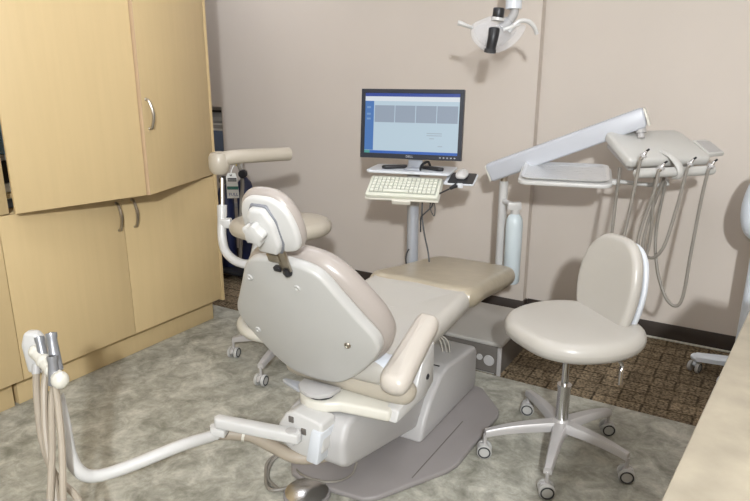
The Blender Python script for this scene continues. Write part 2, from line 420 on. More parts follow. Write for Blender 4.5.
# seat and leg rest
prof = lambda y: .0
fs = Fr((CX,2.14,.572), (1,0,0), (0,math.cos(.07),math.sin(.07)))
obj('seat', M().cushion([(-.265,-.36),(0,-.38),(.265,-.36),(.285,-.2),(.272,.1),(.258,.385),(.2,.41),(0,.415),(-.2,.41),(-.258,.385),(-.272,.1),(-.285,-.2)], fs, .10, .045, dome=-.012, n=4), LEATHER, ch)
a = -math.atan2(.085,.68)
fl = Fr((CX,2.855,.568), (1,0,0), (0,math.cos(a),math.sin(a)))
obj('foot_cover', M().cushion([(-.262,-.36),(0,-.375),(.262,-.36),(.262,-.1),(.255,.2),(.235,.33),(.16,.37),(0,.378),(-.16,.37),(-.235,.33),(-.255,.2),(-.262,-.1)], fl, .098, .047, n=4), FOOTCOV, ch, 'brown plastic cover over the foot end')
obj('seat_pan', M().box((0,-.05,-.07),(.40,.62,.05), fs, .02), GREY, ch)
obj('hinge_cover', M().box((CX+.03,1.825,.55),(.50,.09,.11), bev=.03, seg=3), BLUEWHITE, ch)
# lower rear cushion bulge below the shell
obj('rear_bolster', M().cushion([(-.25,-.05),(-.1,-.06),(.1,-.06),(.25,-.05),(.285,0),(.25,.05),(.1,.06),(-.1,.06),(-.25,.05),(-.285,0)], Fr((CX+.055,1.835,.478),(1,0,0),(0,1,0)), .085, .04, n=4), LEATHER2, ch)
# armrest
a0, a1 = V((-.957,1.675,.565)), V((-1.0,2.06,.682)); av = (a1-a0).normalized()
fa = Fr((a0+a1)/2, (1,0,0), av)
L = (a1-a0).length/2
obj('armrest', M().cushion([(0,-L),(.04,-L+.012),(.056,-L+.05),(.055,-L*.45),(.052,0),(.049,L*.45),(.047,L-.045),(.036,L-.01),(0,L),(-.036,L-.01),(-.047,L-.045),(-.049,L*.45),(-.052,0),(-.055,-L*.45),(-.056,-L+.05),(-.04,-L+.012)], fa, .082, .038, n=5, dome=.004), ARMV, ch)
fx = Fr((0,0,0), (0,1,0), (0,0,1), (1,0,0))
sup = obj('armrest_support', M().prism([(1.75,.393),(1.98,.395),(2.05,.43),(2.05,.60),(1.96,.575),(1.91,.47),(1.77,.437)], -1.03, -.972, fx, .010, 2), WHITE, ch)
obj('badge', M().lathe([(.0,.003),(.010,.003),(.012,0)], (-.9718,1.99,.475), (1,0,0), 16), BLACK, sup)
# upper carriage with swivel lever
fz = Fr((0,0,0), (1,0,0), (0,1,0))
pl = [(-1.385,1.76),(-1.375,1.72),(-1.35,1.69),(-1.31,1.67),(-1.27,1.668),(-1.23,1.68),(-1.19,1.71),(-1.0,1.745),(-.985,2.0),(CX-.1,2.05),(-1.39,1.9)]
car = obj('carriage', M().prism(pl, .393, .437, fz, .012, 3), IVORY, ch)
obj('carriage_shelf', M().prism([(-1.375,1.75),(-1.365,1.70),(-1.335,1.67),(-1.29,1.655),(-1.245,1.665),(-1.215,1.70),(-1.21,1.76)], .452, .470, fz, .006, 2), GREY, ch)
obj('carriage_post', M().cyl((-1.28,1.73,.436),(-1.28,1.73,.453),.05), BLACK, car)
obj('swivel_lever', M().prism([(-1.455,1.72),(-1.36,1.69),(-1.33,1.70),(-1.35,1.75),(-1.455,1.745),(-1.465,1.73)], .438, .451, fz, .005, 2), SILVER, ch)
# lift arm rising towards the rear
la = [(1.66,.21),(1.70,.185),(2.36,.045),(2.60,.06),(2.60,.25),(2.35,.27),(1.74,.385),(1.69,.375),(1.655,.31)]
obj('lift_arm', M().prism(la, CX-.12, -1.135, fx, .024, 3), GREY, ch)  # white arm drawn in grey, so the shade on its side sits in the colour
# front pump housing
ho = [(2.20,.022),(2.80,.022),(2.82,.05),(2.82,.235),(2.79,.262),(2.48,.285),(2.40,.27),(2.30,.19),(2.23,.10)]
hs = obj('pump_housing', M().prism(ho, CX-.2, -1.10, fx, .018, 3), GREY, ch)
obj('lid_seam', M().box((-1.28,2.435,.292),(.30,.006,.003), bev=0), BLACK, hs)
# base plate
bp_ = [(-1.50,2.1),(-1.515,1.82),(-1.46,1.755),(-1.37,1.735),(-1.12,1.765),(-1.08,1.80),(-.92,2.10),(-.905,2.16),(-.90,2.62),(-.92,2.67),(-1.06,2.82),(-1.2,2.86),(-1.45,2.86),(-1.5,2.8)]
bpo = obj('base_plate', M().prism(bp_, 0, .024, fz, .009, 3), BASEGREY, ch)
obj('plate_seam', M().box((-1.02,2.22,.0245),(.004,.5,.002), yawfr((0,0,0),0), 0), BOXSIDE, bpo)
m = M()
for k in range(3):
    s = V((-1.24+.022*k,2.42,.50)); m.tube([s, s+V((.03,.05,-.06)), s+V((.05,.13,-.13)), V((-1.20+.018*k,2.62,.278))], .0033, 8, 6)
obj('supply_tubes', m, IVORY, ch)

# assistant arm mount + arm
am = thing('suction_station', (-1.45,1.7,0), 'white jointed suction arm reaching left from the chair base to the holder', 'instrument arm')
P0, P1, P2 = D(303,431,2.31), D(214,421,2.34), D(208,432,2.36)
m = M()
fm = Fr((-1.295,1.64,.318), (1,0,0), (0,0,1), (0,-1,0))
m.prism([(-.10,-.03),(-.08,-.06),(-.03,-.082),(.06,-.082),(.10,-.04),(.10,.075),(.03,.085),(-.03,.09),(-.065,.075),(-.10,.02)], -.06, .03, fm, .012, 3)
mo = obj('mount_block', m, WHITE, am)
obj('mount_flange', M().prism([(.03,-.088),(.085,-.09),(.105,.045),(.06,.05)], -.05, .042, fm, .010, 2), BLUEWHITE, am)
for u,v in ((-.035,.058),(.02,.025)): obj('socket', M().box((u,v,.031),(.022,.024,.006), fm, .002), BOXSIDE, mo)
Pm = fm(-.015,.012,.06)
m = M(); d = (P1-Pm); dn = d.normalized(); fk = Fr(Pm, dn, dn.cross(V((0,0,1))), (0,0,1))
m.prism([(-.03,-.026),(-.04,0),(-.03,.026),(d.length*.96,.022),(d.length,.0),(d.length*.96,-.022)], -.018, .022, fk, .008, 3)
obj('link', m, WHITE, am)
obj('pivot_cap', M().cyl(Pm+V((0,0,-.03)), Pm+V((0,0,.0245)), .022, seg=20, bev=.004), GREY, am)
obj('elbow', M().box((d.length-.02,0,-.034),(.055,.05,.03), fk, .006).cyl(P1+V((0,0,-.07)), P1+V((0,0,-.018)), .016), WHITE, am)
dt = 2.24
tp = [P1+V((-.005,-.01,-.058)), D(180,446,2.24), D(130,466,2.16), D(97,476,2.11), D(80,472,2.08), D(70,455,2.07), D(64,425,2.06), D(57,395,2.06)]
obj('tube', M().tube(tp, .021, 16, 8), WHITE, am)
# holder with pockets
H0, H1 = D(36,352,2.08), D(60,380,2.0)
hb = M(); hb.tube([H0, H1], .021, 14); 
hold = obj('holder', hb, IVORY, am)
for k in range(4):
    p = H0.lerp(H1, k/3*1.0)
    obj('holder_cup', M().ball(p, .0235 if k < 3 else .027, (1,1,1.05)), IVORY, hold)
obj('holder_back', M().prism([(-.035,-.07),(.02,-.07),(.03,.045),(.01,.075),(-.03,.075),(-.045,.03)], -.02,.02, Fr(D(38,352,2.11),(RT.x,RT.y,0),(0,0,1)), .012, 3), WHITE, am)
def suction(px, top, bot, mid, r, label, nozzle=None):
    t = thing('suction_handpiece', (mid[-1].x, mid[-1].y, mid[-1].z), label, 'suction handpiece', 'suction handpieces in the arm holder')
    ax = (top-bot).normalized(); h = obj('body', M().lathe([(r*.6,0),(r*1.25,.005),(r*1.15,.03),(r*.9,(top-bot).length-.02),(r*1.05,(top-bot).length-.012),(r*1.05,(top-bot).length),(r*.7,(top-bot).length)], bot, ax, 18), nozzle or DKALU, t)
    obj('bore', M().cyl(top-ax*.004, top+ax*.0015, r*.62, seg=14), BLACK, h)
    obj('hose', M().tube([bot]+mid, .011, 10, 8), HOSE, t)
G = 'handpiece'
suction(0, D(51,333,2.04), D(57,372,2.03), [D(52,400,2.02), D(52,450,2.0), D(50,500,1.97), D(47,560,1.93), D(60,590,1.95)], .0165, 'tallest grey suction handpiece with round open end, middle of the holder')
suction(1, D(39,337,2.07), D(46,370,2.06), [D(44,395,2.04), D(46,440,2.02), D(55,490,2.0), D(60,560,1.95), D(70,590,1.98)], .0145, 'slim grey suction handpiece at the left rear of the holder')
suction(2, D(52,356,2.005), D(55,386,2.012), [D(58,405,2.0), D(62,450,1.96), D(63,500,1.93), D(64,560,1.90), D(80,585,1.93)], .0155, 'short grey suction handpiece at the near end of the holder')
t = thing('air_water_hose', (D(80,500,2.02)), 'bare beige hose hanging down at the far left of the holder', 'hose')
obj('hose', M().tube([D(36,372,2.09), D(37,400,2.09), D(42,440,2.07), D(55,475,2.04), D(78,500,2.0), D(84,540,1.97)], .011, 10, 8), HOSE, t)
obj('connector', M().cyl(D(36,364,2.095), D(36,374,2.09), .0125), GREY, t)

# hoses on the floor round the chair base
t = thing('umbilical_hose', (-1.5,1.75,0), 'thick beige utility hose slung under the suction arm link', 'hose')
e1 = P1 + V((0,0,-.072))
obj('sheath', M().tube([D(216,433,2.40), D(235,434,2.41), D(252,436,2.41), D(272,446,2.39), D(296,457,2.36), D(322,456,2.38), D(348,448,2.46)], .024, 12, 8), HOSE, t)
obj('clip', M().tube([D(243,434.5,2.41), D(245.5,435,2.41)], .0255, 12), IVORY, t)
m = M(); fl_ = .014
def Zf(x,y,z):
    d = FW*640 + RT*(x-375) + UP*(250.5-y); return V((0,0,CH)) + d*((z-CH)/d.z)
t2 = thing('foot_control', (Zf(307,492,0)), 'round chrome topped foot control disc on the floor below the chair', 'foot control')
c = Zf(307,497,.0)
obj('base_ring', M().lathe([(.0,0.0),(.088,.0),(.092,.008),(.09,.02),(.0,.022)], c), BASEGREY, t2)
obj('disc', M().lathe([(.0,.0225),(.082,.0225),(.084,.028),(.06,.036),(.02,.041),(.0,.042)], c, seg=32), STEEL, t2)
obj('hose', M().tube([c+V((-.03,.085,.015)), Zf(272,490,.013), Zf(266,470,.013), Zf(272,458,.013), Zf(292,450,.02), V((-1.42,1.86,.036)), V((-1.33,1.96,.1))], .0075, 10, 8), HOSEG, t2)
t3 = thing('floor_tubing', (Zf(330,470,0)), 'thin grey tubing curled on the floor by the base plate', 'tubing')
obj('outer_loop', M().tube([Zf(288,448,.06), Zf(272,462,.012), Zf(268,478,.009), Zf(277,488,.009), Zf(284,491,.009)], .007, 8, 8), HOSEG, t3)
obj('inner_loop', M().tube([Zf(293,450,.04), Zf(294,464,.012), Zf(301,474,.03), Zf(320,481,.032), Zf(338,481,.032), Zf(352,474,.032), Zf(357,462,.06)], .005, 8, 8), HOSEG, t3)

# ================================================================= FLOOR BOX
fbx = thing('floor_junction_box', (-1.3,3.4,0), 'low grey junction box on the carpet under the chair foot end', 'junction box')
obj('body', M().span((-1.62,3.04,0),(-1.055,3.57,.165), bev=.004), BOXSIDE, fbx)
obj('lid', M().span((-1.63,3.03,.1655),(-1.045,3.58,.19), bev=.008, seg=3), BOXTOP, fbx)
obj('corner_trim', M().span((-1.068,3.026,.002),(-1.046,3.038,.165), bev=.002), ALU, fbx)
obj('round_plate', M().lathe([(.0,.006),(.028,.006),(.031,.0)], (-1.118,3.039,.075), (0,-1,0), 24), GREY, fbx)
obj('round_plate', M().lathe([(.0,.006),(.016,.006),(.018,.0)], (-1.172,3.039,.085), (0,-1,0), 18), GREY, fbx)
obj('kick_strip', M().span((-1.45,3.030,.003),(-1.08,3.039,.012), bev=.001), STEEL, fbx)

# ================================================================= DELIVERY UNIT
du = thing('delivery_unit', (-1.2,3.35,0), 'white dental delivery unit with sloping arm, post and control head', 'delivery unit')
Pt = D(504,181,3.62); Pb = V((Pt.x, Pt.y, .42))
obj('post', M().cyl(Pb, Pt, .025, seg=20), WHITE, du)
m = M(); m.tube([Pb+V((0,0,.025)), V((Pt.x-.07,Pt.y-.10,.435)), V((-1.36,3.0,.42)), V((-1.36,2.86,.38)), V((-1.34,2.78,.24))], .022, 14, 6)
obj('rigid_arm', m, GREY, du)
q0, q1 = D(497,170,3.60), D(640,119,3.24)
ad = (q1-q0).normalized(); fa2 = Fr(q0, ad, (0,0,1), ad.cross(V((0,0,1)))); up2 = (V((0,0,1))-ad*ad.z).normalized(); fa2 = Fr(q0, ad, up2, ad.cross(up2))
LA = (q1-q0).length
m = M(); m.prism([(-.04,-.052),(LA+.02,-.048),(LA+.035,.04),(LA+.02,.053),(-.035,.053),(-.05,.035)], -.045, .045, fa2, .014, 3)
arm = obj('sloping_arm', m, ARMBLUE, du)
for k,e in ((-.045,.006),(LA+.034,.006)):
    obj('end_cap', M().box((k,-.0,0),(.012,.092,.082), fa2, .004), IVORY, arm)
obj('arm_pivot', M().cyl(Pt+V((0,0,-.03)), Pt+V((0,0,.03)), .020, seg=18), NICKEL, du)
# bottle bracket and water bottle
B0 = D(515.5,206,3.52)
m = M(); m.span((-.045,-.02,-.02),(.03,.02,.022), Fr(B0,(RT.x,RT.y,0),(-RT.y,RT.x,0)), bev=.006); m.cyl(B0+V((0,0,-.03)), B0+V((0,0,-.018)), .024)
m.cyl(B0, V((Pt.x,Pt.y,B0.z)), .016)
obj('bottle_bracket', m, WHITE, du)
wb = thing('water_bottle', B0+V((0,0,-.43)), 'frosted pale blue water bottle hanging beside the delivery post', 'bottle')
z = B0.z-.445
obj('body', M().lathe([(.0,.0),(.038,.0),(.046,.012),(.047,.34),(.044,.37),(.034,.39),(.022,.402),(.0,.402)], (B0.x,B0.y,z)), BOTTLE, wb)
obj('cap', M().cyl((B0.x,B0.y,z+.4025),(B0.x,B0.y,z+.4145), .025), WHITE, wb)
# head
fu = V((.72,.69,0)).normalized(); fn = V((.69,-.72,0)).normalized()
FLc = D(633,160,3.06); a = math.radians(24)
fv = (-fn*math.cos(a) + V((0,0,1))*math.sin(a)).normalized()
fh2 = Fr(FLc, fu, fv, fu.cross(fv))
hp = [(.0,0),(.43,0),(.445,.02),(.432,.24),(.405,.285),(.03,.285),(.0,.27),(-.015,.02)]
head = obj('control_head', M().prism(hp, -.05, .0, fh2, .016, 3), PALE, du)
obj('underside_pan', M().prism([(.02,.03),(.39,.03),(.38,.26),(.02,.26)], -.085, -.056, fh2, .01, 2), GREY, head)
tpn = obj('touch_pad', M().prism([(.455,.05),(.56,.06),(.555,.175),(.535,.195),(.452,.19)], -.035, -.012, fh2, .006, 2), PALE, head)
obj('keypad_face', M().prism([(.468,.065),(.545,.072),(.541,.168),(.468,.176)], -.0125, -.009, fh2, .001, 1), GREY, tpn)
obj('head_pivot', M().cyl(D(641,138,3.24), D(641,120,3.24), .018, seg=16).cyl(D(641,133,3.24), D(641,128,3.24), .026), GREY, du)
# handpiece rail under front edge
RB = FLc + fn*.035 + V((0,0,-.055))
fr_ = Fr(RB, fu, (0,0,1), fn)
obj('handpiece_rail', M().tube([fr_(.01,-.004), fr_(.10,-.004), fr_(.33,-.004), fr_(.41,-.002)], .024, 14), PALE, du)
obj('rail_end', M().ball(fr_(.012,-.004), .024).ball(fr_(.41,-.002), .024), PALE, du)
obj('rail_bracket', M().tube([fh2(.20,.07,.0), fh2(.205,.0,.012), fr_(.215,.02,.024), fr_(.225,-.02,.022), fr_(.22,-.03,-.01)], .02, 12, 5, flat=.6), PALE, du)
def hand(top, hosepts, label):
    t = thing('dental_handpiece', hosepts[len(hosepts)//2], label, 'dental handpiece', 'handpieces on the delivery rail')
    top = V(top); ax = V((.45*fu.x+.2*fn.x, .45*fu.y+.2*fn.y, .85)).normalized()
    b = obj('body', M().lathe([(.0,-.02),(.008,-.02),(.011,0),(.009,.012),(.0065,.022),(.0045,.028),(.0,.029)], top, ax, 12), STEEL, t)
    obj('collar', M().lathe([(.0115,-.004),(.0165,-.004),(.0165,.008),(.0115,.008),(.0115,-.004)], top, ax, 14, False), GREY, t)
    obj('tip', M().cyl(top+ax*.028, top+ax*.038+fn*.008, .005), BLACK, b)
    obj('hose', M().tube([top-ax*.018]+hosepts, .008, 8, 8), HOSEG, t)
d0, d1, d2 = 3.02, 3.06, 3.16
hand(D(643,156,2.99), [D(634,190,d0), D(624,235,d1), D(616,262,d1), D(611,250,d1), D(614,215,d2), D(620,168,3.22)], 'steel handpiece at the left end of the delivery rail, hose hanging behind the stool')
hand(D(661,168,3.0), [D(654,192,d0), D(642,225,d1), D(638,246,d1), D(645,256,3.1), D(650,240,3.13), D(653,205,d2), D(656,172,3.2)], 'second steel handpiece from left on the delivery rail, with a short narrow loop')
hand(D(690,164,3.05), [D(676,210,d1), D(664,246,d1), D(652,258,3.1), D(643,249,3.14), D(648,222,d2), D(664,178,3.22)], 'third steel handpiece from the left on the delivery rail, just right of the bracket')
hand(D(711,166,3.08), [D(702,196,3.09), D(691,252,3.1), D(683,296,3.1), D(675,306,3.12), D(665,296,3.14), D(657,268,3.16), D(656,232,3.18), D(666,180,3.24)], 'steel handpiece at the right end of the delivery rail, with the longest hose loop')
# tray
tu = V((.97,.24,0)).normalized(); tv = V((-.24,.97,.15)).normalized(); ft = Fr(D(517,181,3.25), tu, tv, tu.cross(tv))
rp = lambda x0,y0,x1,y1,r,n=5: [(cx_+r*math.cos(q), cy_+r*math.sin(q)) for cx_,cy_,a0_ in ((x1-r,y1-r,0),(x0+r,y1-r,PI/2),(x0+r,y0+r,PI),(x1-r,y0+r,1.5*PI)) for q in [a0_+PI/2*k/n for k in range(n+1)]]
obj('tray_holder', M().prism(rp(.0,.0,.46,.32,.05), -.02, 0, ft, .007, 2), WHITE, du)
obj('tray_rod', M().tube([ft(.44,.10,-.012), D(612,181,3.3), D(668,184,3.24), fh2(.12,.15,-.08)], .011, 10, 5).box((.455,.10,-.012),(.05,.05,.022), ft, .006), WHITE, du)
it = thing('instrument_tray', ft(.23,.16,.002), 'stainless steel instrument tray lined with clear film on the white holder', 'tray')
def dish(m, o, i, z0, z1, fr, t=.002):
    n = len(o)
    m.rings([[fr(u,v,z0) for u,v in i]]+[[fr(u,v,z0) for u,v in i],[fr(u,v,z1) for u,v in o],[fr(u,v,z1-t) for u,v in o],[fr(u,v,z0-t) for u,v in i]])
m = M(); dish(m, rp(.015,.012,.445,.308,.045), rp(.035,.03,.425,.29,.04), .003, .017, ft)
obj('pan', m, TRAYM, it)
m = M(); N_ = 14
g = [[ft(.03+.40*i/N_, .03+.26*j/N_, .012+.003*math.sin(i*2.1+j*1.3)+.003*math.sin(i*.9-j*2.7)) for j in range(N_+1)] for i in range(N_+1)]
m.rings(g, False, False, False)
obj('film', m, FILM, it)

# ================================================================= OPERATORY LIGHT
lc = D(494,32,3.2)
ol = thing('operatory_light', (lc.x, lc.y, CEILZ), 'clear shielded dental operating light with a black lamp tube hanging above', 'dental light')
fo = Fr(lc, (RT.x,RT.y,0), (0,0,1), (RT.y,-RT.x,0))     # w towards the viewer side
sy = lambda s: s
shp = [(-.115,.03),(-.06,.062),(.0,.078),(.06,.07),(.10,.04),(.155,.03),(.14,-.02),(.09,-.07),(.03,-.098),(-.02,-.105),(-.07,-.075),(-.11,-.03)]
obj('shield', M().cushion(shp, fo, .028, .012, dome=.03, n=4), CLEAR, ol)
obj('reflector', M().cushion([(u*.78,v*.72) for u,v in shp], fo.moved(0,0,-.05), .012, .005, dome2=.02, n=4), mat_clear('grey_clear_reflector', (190,192,196), .12), ol)
obj('lamp_tube', M().tube([fo(-.006,.012,.04), fo(-.012,-.03,.05), fo(-.022,-.095,.04)], lambda t: .028-.004*t, 16, 4), BLACK, ol)
obj('lamp_tube_ring', M().cyl(fo(-.021,-.082,.041), fo(-.023,-.10,.039), .029), RUBBER, ol)
obj('top_knob', M().cyl(fo(.012,.065,.02), fo(.016,.112,.02), .028, seg=18, bev=.005), BLACK, ol)
obj('knob_ring', M().cyl(fo(.010,.052,.02), fo(.012,.066,.02), .032, seg=18), WHITE, ol)
obj('handle', M().tube([fo(-.11,.02,.0), fo(-.14,.028,.02), fo(-.165,.038,.02), fo(-.185,.042,.02)], lambda t: .008+.005*t, 10, 4), WHITE, ol)
obj('handle', M().tube([fo(.07,.0,.02), fo(.11,.045,.03), fo(.155,.05,.03), fo(.19,.025,.03), fo(.21,-.01,.02)], .011, 10, 5), WHITE, ol)
obj('yoke', M().tube([fo(.04,.02,-.03), fo(.075,.05,-.03), fo(.10,.09,-.02), fo(.095,.14,-.02)], .022, 12, 5), GREY, ol)
obj('clip_bar', M().box((.085,-.005,.03),(.09,.018,.014), Fr(fo(0,0,0), (RT.x,RT.y,.35),(0,0,1),(RT.y,-RT.x,0)), .004), WHITE, ol)
obj('drop_arm', M().cyl(fo(.095,.11,-.02), V((fo(.095,0,-.02).x, fo(.095,0,-.02).y, CEILZ)), .04, seg=20), BLUEWHITE, ol)
obj('ceiling_rose', M().cyl((fo(.095,0,-.02).x, fo(.095,0,-.02).y, CEILZ-.03),(fo(.095,0,-.02).x, fo(.095,0,-.02).y, CEILZ), .09), WHITE, ol)

# ================================================================= COMPUTER CART
PC = V((-1.645,3.13,0))
cart = thing('computer_cart', PC, 'grey single post computer stand behind the chair foot end', 'computer stand')
obj('post', M().cyl(PC+V((0,0,.06)), PC+V((0,0,1.049)), .033, seg=20), SILVER, cart)
obj('post_sleeve', M().cyl(PC+V((0,0,.86)), PC+V((0,0,1.045)), .036, seg=20), GREY, cart)
m = M()
for a in (100,172,244,-44+360+16): m.tube([PC+V((0,0,.07)), PC+V((.2*math.cos(math.radians(a)),.2*math.sin(math.radians(a)),.055))], .02, 10)
obj('foot', m, SILVER, cart)
ma = 14; fmn = yawfr(PC, ma)     # u along the monitor, v away from viewer
frk = Fr(PC, fmn.U, fmn.V, (0,0,1))
obj('shelf', M().prism(rp(-.25,-.10,.22,.16,.03), 1.05, 1.064, frk, .003, 1), BLUEWHITE, cart)
# keyboard tray (tilted) and mouse shelf
kt = math.radians(28)
KC = (D(364,195,3.38)+D(437.5,199,3.38))/2
ku = (D(437.5,199,3.30)-D(364,195,3.40)); ku.z = 0; KW = ku.length; ku.normalize(); kv0 = V((-ku.y,ku.x,0)); kv = (kv0*math.cos(kt)+V((0,0,1))*math.sin(kt)).normalized()
fk2 = Fr(KC, ku, kv, ku.cross(kv))
KWH = KW/2; KD = .17
obj('keyboard_tray', M().prism(rp(-KWH-.004,-.006,KWH+.004,KD+.008,.012), -.026, -.014, fk2, .003, 1).box((.0,.01,-.03),(.10,.05,.025), fk2, .004), IVORY, cart)
kb = thing('keyboard', fk2(0,KD/2,-.013), 'ivory computer keyboard on the tilted tray below the monitor', 'keyboard')
obj('case', M().prism(rp(-KWH,0,KWH,KD,.01), -.0135, .006, fk2, .004, 2), KEYB, kb)
obj('key_bed', M().box((0,KD/2+.004,.0062),(KW*.92,KD*.80,.002), fk2, 0), KEYBED, kb)
key0 = None; cols = 15; cw = KW*.90/cols; rh = KD*.76/5
for r in range(5):
    skip = set(range(3,9)) if r == 0 else set()
    for c_ in range(cols):
        if c_ in skip: continue
        if c_ == 11 and r in (1,2,3) : pass
        ctr = fk2(-KW*.45+cw*(c_+.5), KD*.13+rh*(r+.5)+.002, .011)
        if key0 is None:
            key0 = obj('key', M().prism([(-cw*.40,-rh*.38),(cw*.40,-rh*.38),(cw*.40,rh*.38),(-cw*.40,rh*.38)], -.004, .004, Fr(ctr, fk2.U, fk2.V, fk2.W), .0015, 1), KEYM, kb); k0c = ctr
        else:
            o = key0.copy(); C.objects.link(o); o.parent = kb; o.location = ctr-k0c
obj('space_bar', M().box((-KW*.45+cw*6, KD*.13+rh*.5+.002, .011),(cw*5.8,rh*.76,.008), fk2, .0015), KEYM, kb)
MS = D(463,178,3.40)
fm_ = yawfr(MS, 14); mtl = math.radians(11); mfv = (fm_.V*math.cos(mtl)+V((0,0,1))*math.sin(mtl)).normalized()
fms = Fr(MS, fm_.U, mfv, fm_.U.cross(mfv))
obj('mouse_shelf', M().prism(rp(-.09,-.085,.07,.085,.015), -.012, -.004, fms, .002, 1), BLUEWHITE, cart)
br0 = V((MS.x-.02, MS.y+.04, MS.z-.022))
obj('shelf_bracket', M().tube([br0, PC+V((.0,0,.975))], .012, 8).tube([fk2(0,.08,-.03), PC+V((0,-.0,.96))], .014, 8), ALU, cart)
mp_ = tag(obj('mouse_pad', M().prism(rp(-.07,-.075,.063,.078,.008), -.0035, .0, fms, 0), BLACK), 'small black mouse pad on the right side shelf of the computer stand', 'mouse pad')
ms = thing('computer_mouse', fms(-.01,.01,.001), 'white computer mouse on the black mouse pad', 'mouse')
obj('shell', M().cushion(sym([(0,.055),(.02,.05),(.031,.02),(.032,-.02),(.022,-.048),(0,-.053)]), fms.moved(-.008,.02,.0135), .026, .013, dome=.012), WHITE, ms)
obj('scroll_wheel', M().cyl(fms(-.011,.055,.029), fms(-.005,.055,.029), .006, seg=12), GREY, ms)
# monitor
Mc = D(411,124.5,3.5); mt = math.radians(6)
mu = frk.U; mv = (frk.V*math.sin(mt)+V((0,0,1))*math.cos(mt)).normalized(); fmo = Fr(Mc, mu, mv, mu.cross(mv))
MW, MH = .572, .375
mon = thing('monitor', PC+V((0,0,1.065)), 'black framed flat screen monitor showing a blue and white program window', 'monitor')
bz = M(); t_ = .022
for a_,b_ in (((-MW/2,-MH/2,-.03),(MW/2,-MH/2+.027,.008)),((-MW/2,MH/2-t_,-.03),(MW/2,MH/2,.008)),((-MW/2,-MH/2+.027,-.03),(-MW/2+t_,MH/2-t_,.008)),((MW/2-t_,-MH/2+.027,-.03),(MW/2,MH/2-t_,.008))): bz.span(a_, b_, fmo, bev=.0015, seg=1)
obj('bezel', bz, BEZEL, mon)
obj('back_case', M().span((-MW/2+.01,-MH/2+.01,-.05),(MW/2-.01,MH/2-.01,-.028), fmo, bev=.012), BEZEL, mon)
sx0, sx1, sy0, sy1 = -MW/2+t_, MW/2-t_, -MH/2+.027, MH/2-t_
SW, SH = sx1-sx0, sy1-sy0
def scr(name, u0, v0, u1, v1, col, w, parent, s=.82):
    return obj(name, M().span((sx0+SW*u0, sy0+SH*v0, w-.0006),(sx0+SW*u1, sy0+SH*v1, w), fmo, bev=0), mat_emit('screen_'+name, col, s), parent)
EM = .62
sc_ = scr('screen', 0,0,1,1,(192,214,228), .0, mon)
scr('title_bar', 0,.945,1,1,(28,66,158), .0012, sc_); scr('menu_strip', 0,.87,1,.945,(228,235,242), .0012, sc_)
scr('side_panel', 0,.05,.095,.87,(62,118,188), .0012, sc_); scr('task_bar', .06,0,1,.045,(34,98,190), .0012, sc_); scr('start_button', 0,0,.06,.045,(70,160,150), .0012, sc_)
for k in range(4): scr('image_panel', .105+k*.222, .52, .105+k*.222+.214, .80, (152,166,184), .0012, sc_)
for u,v,ww in ((.67,.345,.16),(.67,.31,.16),(.70,.26,.05),(.79,.135,.05)): scr('text_line', u,v,u+ww,v+.014,(168,184,198), .0012, sc_)
for v in (.75,.64,.56): scr('side_icon', .02,v,.06,v+.03,(120,160,208), .002, sc_)
text_mesh(None, 'DELL', fmo.moved(0,-MH/2+.0135,.0082), .019, SILVER, 'logo', mon)
for k in range(5): obj('button', M().box((MW/2-.035-.02*k,-MH/2+.0135,.009),(.008,.006,.002), fmo, 0), SILVER, mon)
nb = PC + frk.V*.02
frs = Fr(nb, frk.U, frk.V, (0,0,1))
obj('neck', M().prism([(-.042,1.0655),(.042,1.0655),(.036,1.20),(-.036,1.20)], -.012, .012, Fr(nb+frk.V*.02, frk.U, (0,0,1), -frk.V), .006, 2).box((0,-.02,1.069),(.09,.11,.007), frs, .003), SILVER, mon)
for s in (-1,1):
    obj('foot_wing', M().prism([(s*.04,-.01),(s*.05,.035),(s*.17,-.03),(s*.175,-.055),(s*.15,-.068)], 1.0655, 1.083, frs, .005, 2), BLACK, mon)
# cables
pc_ = thing('power_cable', PC+V((.05,0,.6)), 'black cables with a plug hanging beside the computer stand post', 'cable')
obj('plug_cable', M().tube([D(430,204,3.4), D(436,196,3.38), D(447,190,3.36), D(452,188,3.35)], .004, 8, 6), BLACK, pc_)
obj('plug', M().cyl(D(450,188.5,3.35), D(457,185,3.34), .009, .013), BLACK, pc_)
obj('plug_adapter', M().box((0,0,0),(.026,.03,.024), Fr(D(460,185.5,3.335),(RT.x,RT.y,0),(-RT.y,RT.x,0)), .003), BLUEWHITE, pc_)
obj('long_cable', M().tube([D(422.5,198,3.46), D(422,214,3.46), D(424,232,3.45), D(428,252,3.43), D(430,270,3.42)], .0045, 8, 6), BLACK, pc_)
obj('short_cable', M().tube([D(433,198,3.44), D(432,206,3.44), D(424,214,3.45), D(421,218,3.46), D(420.5,232,3.46)], .004, 8, 6), BLACK, pc_)
obj('loop_cable', M().tube([D(433,199,3.45), D(435,208,3.45), D(434,216,3.45), D(430,208,3.45), D(431,202,3.45)], .003, 8, 6), BLACK, pc_)
obj('floor_cable', M().tube([D(409,249,3.47), D(406.5,254,3.47), D(406,262,3.47), D(409,275,3.47)], .004, 8, 6), BLACK, pc_)
obj('video_cable', M().tube([D(420,170,3.48), D(422,165,3.5), D(428,162,3.52), D(431,168,3.54)], .007, 8, 6), BLACK, pc_)

